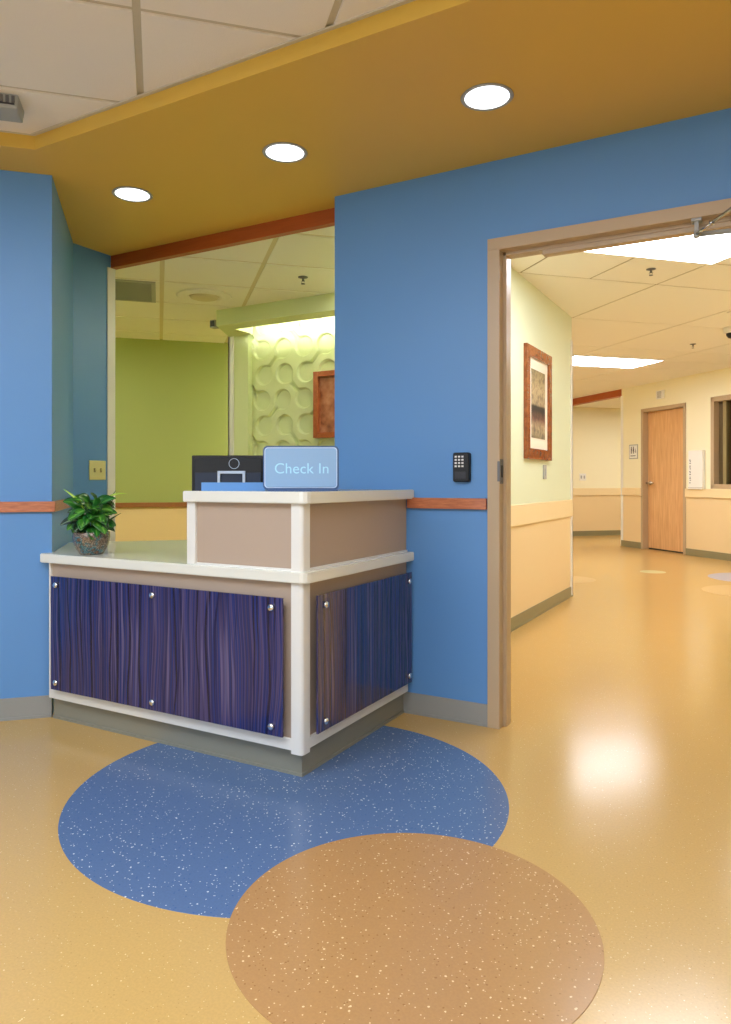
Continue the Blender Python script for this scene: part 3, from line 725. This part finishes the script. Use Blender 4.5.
def standoff(parent, loc, rot):
    bm = NB(); lathe(bm, [(0, .012), (.010, .012), (.013, .009), (.013, 0), (.006, 0), (.006, -.03), (0, -.03)], 28)
    o = obj('standoff', bm, M['chrome'], parent); o.location = loc; o.rotation_euler = rot
    return o
bm = NB(); box(bm, -2.855, -1.567, 2.184, 2.192, .156, .670, bev=.001); gp = obj('resin_panel', bm, M['reedx'], dk)
for x in (-2.817, -2.219, -1.615):
    for z in (.632, .191): standoff(gp, (x, 2.184, z), (PI / 2, 0, 0))
bm = NB(); box(bm, -1.480, -1.472, 2.278, 3.090, .156, .674, bev=.001); gs = obj('resin_panel', bm, M['reedy'], dk)
for y in (2.326, 3.058):
    for z in (.634, .193): standoff(gs, (-1.472, y, z), (0, PI / 2, 0))

# ------------------------------------------------------------------ things on the desk
YAW = math.radians(29.12)
mo = thing('monitor', 'black flat monitor seen from behind with ring emblem and pale handle', 'monitor', (-2.385, 2.862, .767), YAW + .02)
bm = NB(); box(bm, -.186, .186, .0, .022, .17, .465, bev=.006); obj('bezel', bm, M['black'], mo)
bm = NB(); box(bm, -.172, .172, -.018, .0, .185, .452, bev=.008)
for k in range(16): box(bm, -.15 + .012 * k, -.144 + .012 * k, -.0195, -.0175, .425, .443)
obj('back_cover', bm, M['black'], mo)
bm = NB(); box(bm, -.165, .165, -.024, -.017, .255, .378, bev=.003); o = obj('lower_cover', bm, mat('navy_plastic', (24, 38, 64), .4), mo)
bm = NB(); lathe(bm, [(.024, -.0), (.024, .002), (.0265, .002), (.0265, 0), (.024, 0)], 40, 0, Matrix.Translation((.03, -.018, .423)) @ Matrix.Rotation(PI / 2, 4, 'X')); o = obj('ring_emblem', bm, M['sign_line'], mo)
bm = NB(); box(bm, -.050, -.037, -.040, -.022, .30, .385, bev=.002); box(bm, .075, .088, -.040, -.022, .30, .385, bev=.002); box(bm, -.050, .088, -.040, -.022, .372, .386, bev=.002); o = obj('handle', bm, M['sign_line'], mo)
bm = NB(); box(bm, -.03, .03, -.05, -.02, .02, .26, bev=.004); obj('neck', bm, M['black'], mo)
bm = NB(); box(bm, -.12, .12, -.12, .09, .0, .018, bev=.005); obj('base', bm, M['black'], mo)

tr = thing('desk_tray', 'low blue tray on the upper counter in front of the monitor', 'tray', (-1.935, 2.36, 1.062), YAW)
bm = NB()
box(bm, -.13, .13, -.035, -.031, 0, .034); box(bm, -.13, .13, .045, .049, 0, .034); box(bm, -.13, -.126, -.031, .045, 0, .034); box(bm, .126, .13, -.031, .045, 0, .034); box(bm, -.126, .126, -.031, .045, 0, .004)
obj('tray_body', bm, M['tray'], tr)

sg = thing('check_in_sign', 'light blue Check In sign with rounded corners standing on the upper counter', 'sign', (-1.632, 2.40, 1.062), YAW - .01)
def plate(bm, w, h, r, y0, y1, zc, mi=0):
    p = rounded(w, h, r); a = [bm.verts.new((x, y0, z + zc)) for x, z in p]; b = [bm.verts.new((x, y1, z + zc)) for x, z in p]
    n = len(p)
    for i in range(n): bm.faces.new((a[i], a[(i + 1) % n], b[(i + 1) % n], b[i])).material_index = mi
    bm.faces.new(a).material_index = mi; bm.faces.new(b[::-1]).material_index = mi
HS, WS = .176, .302
bm = NB(); plate(bm, WS, HS, .018, .0, .018, HS / 2 + .004); obj('backing', bm, M['sign_edge'], sg)
bm = NB(); plate(bm, WS - .012, HS - .014, .014, -.0015, .0, HS / 2 + .005); obj('border_line', bm, M['sign_line'], sg)
bm = NB(); plate(bm, WS - .018, HS - .020, .012, -.003, -.0015, HS / 2 + .005); obj('face', bm, M['sign'], sg)
bm = NB(); box(bm, -.13, .15, -.02, .04, 0, .006, bev=.002); obj('foot', bm, M['sign_edge'], sg)
cu = bpy.data.curves.new('lettering', 'FONT'); cu.body = 'Check In'; cu.size = .0595; cu.align_x = 'CENTER'; cu.align_y = 'CENTER'; cu.extrude = .0006; cu.space_character = 1.02
tmp = bpy.data.objects.new('lettering_outline', cu); C.objects.link(tmp); dg = bpy.context.evaluated_depsgraph_get()
tm = bpy.data.meshes.new_from_object(tmp.evaluated_get(dg)); tm.materials.clear(); tm.materials.append(M['sign_text']); bpy.data.objects.remove(tmp); bpy.data.curves.remove(cu)
tx = bpy.data.objects.new('check_in_text', tm); C.objects.link(tx); tx.parent = sg; tx.location = (.004, -.0034, .088); tx.rotation_euler = (PI / 2, 0, 0)

# potted plant
PX, PY = -2.715, 2.292
pl = thing('potted_plant', 'leafy green plant in a mottled bronze and teal round bowl on the lower counter', 'plant', (PX, PY, .767))
pm = mat('glazed_pot', (110, 96, 80), .22, metal=.2, coat=.5)
nt, b, N, Lk = nodes(pm); tc = N('ShaderNodeTexCoord'); v = N('ShaderNodeTexVoronoi'); v.inputs['Scale'].default_value = 170; Lk(tc.outputs['Object'], v.inputs['Vector'])
n = N('ShaderNodeTexNoise'); n.inputs['Scale'].default_value = 22; Lk(tc.outputs['Object'], n.inputs['Vector'])
r = ramp(nt, [(.32, (150, 120, 92)), (.52, (160, 146, 126)), (.6, (84, 146, 156)), (.68, (150, 114, 84))]); Lk(n.outputs['Fac'], r.inputs[0])
rr = ramp(nt, [(.0, (255, 255, 255)), (.45, (190, 190, 190)), (.65, (120, 120, 120))]); Lk(v.outputs['Distance'], rr.inputs[0])
mx = N('ShaderNodeMix'); mx.data_type = 'RGBA'; mx.blend_type = 'MULTIPLY'; mx.inputs[0].default_value = .8; Lk(r.outputs[0], mx.inputs[6]); Lk(rr.outputs[0], mx.inputs[7]); Lk(mx.outputs[2], b.inputs['Base Color'])
bp = N('ShaderNodeBump'); bp.inputs['Distance'].default_value = .002; bp.inputs['Strength'].default_value = .8; Lk(v.outputs['Distance'], bp.inputs['Height']); Lk(bp.outputs[0], b.inputs['Normal'])
bm = NB(); lathe(bm, [(0, 0), (.046, 0), (.054, .004), (.070, .03), (.079, .058), (.082, .08), (.081, .101), (.077, .104), (.074, .100), (.074, .08), (0, .078)], 56); obj('pot', bm, pm, pl)
bm = NB(); lathe(bm, [(.0, .094), (.04, .093), (.0745, .088)], 40); obj('soil', bm, M['soil'], pl)

def leaf_mat(name, c1, c2, vein, freq=60):
    m = mat(name, c1, .32, coat=.15); nt, b, N, Lk = nodes(m)
    uv = N('ShaderNodeUVMap'); sp = N('ShaderNodeSeparateXYZ'); Lk(uv.outputs[0], sp.inputs[0])
    ab = N('ShaderNodeMath'); ab.operation = 'ABSOLUTE'; sb_ = N('ShaderNodeMath'); sb_.operation = 'SUBTRACT'; sb_.inputs[1].default_value = .5; Lk(sp.outputs[0], sb_.inputs[0]); Lk(sb_.outputs[0], ab.inputs[0])
    md = ramp(nt, [(0, vein), (.06, vein), (.1, c1), (.5, c2)]); Lk(ab.outputs[0], md.inputs[0])
    a = N('ShaderNodeMath'); a.operation = 'MULTIPLY_ADD'; a.inputs[1].default_value = -.8; Lk(ab.outputs[0], a.inputs[0]); Lk(sp.outputs[1], a.inputs[2])
    w = N('ShaderNodeMath'); w.operation = 'MULTIPLY'; w.inputs[1].default_value = freq; Lk(a.outputs[0], w.inputs[0])
    si = N('ShaderNodeMath'); si.operation = 'SINE'; Lk(w.outputs[0], si.inputs[0])
    rv = ramp(nt, [(.9, (0, 0, 0)), (.98, (120, 120, 120))]); Lk(si.outputs[0], rv.inputs[0])
    mx = N('ShaderNodeMix'); mx.data_type = 'RGBA'; Lk(rv.outputs[0], mx.inputs[0]); Lk(md.outputs[0], mx.inputs[6]); mx.inputs[7].default_value = lin(vein)
    Lk(mx.outputs[2], b.inputs['Base Color'])
    return m
LG = leaf_mat('broad_leaf', (34, 108, 30), (24, 84, 26), (86, 152, 56), 40)
LM = leaf_mat('mid_leaf', (64, 138, 38), (40, 104, 30), (120, 176, 74), 40)
LD = leaf_mat('dark_veined_leaf', (24, 44, 26), (18, 36, 22), (150, 170, 130), 44)
LL = leaf_mat('lime_blade', (178, 208, 76), (120, 176, 48), (206, 226, 120), 0)
LB = leaf_mat('dark_blade', (30, 70, 34), (24, 60, 28), (60, 110, 50), 0)

def leaf(bm, base, az, pitch, length, width, droop, fold=.25, kind='oval', n=12, face=None):
    """leaf blade that starts at base, heads along az/pitch and droops"""
    uvl = bm.loops.layers.uv.verify()
    p = Vector(base); pt = pitch; rows = []
    step = length / n
    side = Vector((-math.sin(az), math.cos(az), 0))
    for i in range(n + 1):
        u = i / n
        if kind == 'oval': w = width * math.sin(PI * min(1, u ** .75)) ** .8 if 0 < u < 1 else 0
        else: w = width * (1 - u) ** .6 * min(1, u * 5 + .3)
        w = max(w, .0006)
        d = Vector((math.cos(az) * math.cos(pt), math.sin(az) * math.cos(pt), math.sin(pt)))
        if face is not None:
            side = d.cross(face).normalized(); nn = side.cross(d); up = nn if nn.dot(face) > 0 else -nn
        else:
            nn = side.cross(d); up = -nn if nn.z < 0 else nn
        rows.append([(bm.verts.new(p + side * (w * k) + up * abs(k) * w * fold), .5 + .5 * k, u) for k in (-1, -.5, 0, .5, 1)])
        p = p + d * step; pt -= droop / n
    for a, b in zip(rows, rows[1:]):
        for k in range(4):
            q = (a[k], a[k + 1], b[k + 1], b[k]); f = bm.faces.new([v[0] for v in q]); f.smooth = True
            for lp, v in zip(f.loops, q): lp[uvl].uv = (v[1], v[2])

rnd = random.Random(11)
V = Vector((-PX, -PY)).normalized(); VA = math.atan2(V.y, V.x); UA = VA + PI / 2   # VA looks to the viewer, UA to the image right
def foliage(name, m, specs):
    bm = NB()
    for r0, az, z0, pitch, ln, wd, dr in specs:
        b0 = Vector((r0 * math.cos(az), r0 * math.sin(az), z0))
        tube(bm, [(b0.x * .3, b0.y * .3, .08), (b0.x * .7, b0.y * .7, z0 * .7 + .02), tuple(b0)], .0012, 5, cap=False)
        az2 = az + rnd.uniform(-.6, .6)
        fc = Vector((math.cos(az2) * .5 + rnd.uniform(-.35, .35), math.sin(az2) * .5 + rnd.uniform(-.35, .35), .75)) + Vector((V.x, V.y, 0)) * .8
        leaf(bm, tuple(b0), az2, pitch, ln, wd, dr, .2, face=fc.normalized())
    o = obj(name, bm, m, pl)
    sm = o.modifiers.new('thick', 'SOLIDIFY'); sm.thickness = .0008
    return o
def spec(n, zlo, zhi, rlo, rhi, spread=PI, wlo=.022, whi=.032):
    out = []
    for _ in range(n):
        z = rnd.uniform(zlo, zhi); out.append((rnd.uniform(rlo, rhi), VA + rnd.uniform(-spread, spread), z, rnd.uniform(-.5, .5) + (z - .15) * 5, rnd.uniform(.06, .088), rnd.uniform(wlo, whi), rnd.uniform(.6, 1.4)))
    return out
foliage('broad_foliage', LG, spec(46, .125, .245, .015, .05))
foliage('mid_foliage', LM, spec(20, .12, .205, .02, .045, 1.4))
foliage('dark_foliage', LB, spec(16, .11, .225, .01, .045, 2.2, .012, .02))
foliage('dark_veined_foliage', LD, [(.055, UA + PI + .35, .155, .15, .088, .030, .9), (.05, UA + PI - .2, .185, .5, .075, .024, .9), (.05, UA + PI + .6, .135, -.1, .07, .026, .6)])
foliage('low_foliage', LG, [(.05, VA + a_, .128, p_ + .25, .062, .026, 1.0) for a_, p_ in ((1.2, .1), (-1.1, .1), (-1.7, .1), (1.7, .2))])
def blade(m, az, pitch, ln, wd, dr, z=.09, r0=.015, label=None):
    bm = NB(); leaf(bm, (r0 * math.cos(az), r0 * math.sin(az), z), az, pitch, ln, wd, dr, .3, 'blade', 16, Vector((V.x, V.y, .35)).normalized())
    o = obj('long_leaf', bm, m, pl); sm = o.modifiers.new('thick', 'SOLIDIFY'); sm.thickness = .0008
    if label: o['label'] = label
blade(LL, UA + .2, 1.5, .20, .009, 1.75, z=.165, r0=.022, label='arching lime leaf on the right')
blade(LL, UA + PI, .95, .14, .010, .35, z=.20, r0=.02, label='lime leaf leaning left')
blade(LB, UA + .1, 1.15, .15, .007, .1, z=.12, r0=.03)
blade(LB, UA - .1, 1.05, .14, .006, .0, z=.12, r0=.03)
blade(LB, UA + .4, 1.15, .20, .007, .2, z=.12, r0=.02)
blade(LB, UA - .6, .8, .14, .007, .4, z=.11, r0=.04)

# ------------------------------------------------------------------ light from the windows behind the viewer
def area(name, loc, rot, sx, sy, power, col):
    l = bpy.data.lights.new(name, 'AREA'); l.shape = 'RECTANGLE'; l.size = sx; l.size_y = sy; l.energy = power; l.color = col
    o = bpy.data.objects.new(name, l); C.objects.link(o); o.location = loc; o.rotation_euler = rot
    return o
for k, xc in enumerate((-4.35, -1.45, 1.5)):
    area('daylight_window', (xc, -5.2, 1.32), (PI / 2, 0, 0), 2.4, 1.9, 30, (.78, .89, 1.0))
w = bpy.data.worlds.new('World'); S.world = w; w.use_nodes = True
w.node_tree.nodes['Background'].inputs[0].default_value = (.7, .82, 1, 1); w.node_tree.nodes['Background'].inputs[1].default_value = .5

# ------------------------------------------------------------------ camera
cam = bpy.data.cameras.new('Camera'); co = bpy.data.objects.new('Camera', cam); C.objects.link(co); S.camera = co
co.location = (0, 0, 1.10); co.rotation_euler = (PI / 2, 0, YAW)
cam.sensor_width = 36; cam.sensor_fit = 'AUTO'; cam.lens = 725 / 1024 * 36; cam.shift_y = -30.5 / 1024; cam.clip_start = .02
S.view_settings.view_transform = 'Standard'; S.view_settings.look = 'None'; S.view_settings.gamma = 1; S.view_settings.use_curve_mapping = False
S.view_settings.exposure = 0
S.cycles.use_denoising = True
S.cycles.max_bounces = 10; S.cycles.diffuse_bounces = 6
S.cycles.sample_clamp_indirect = 6
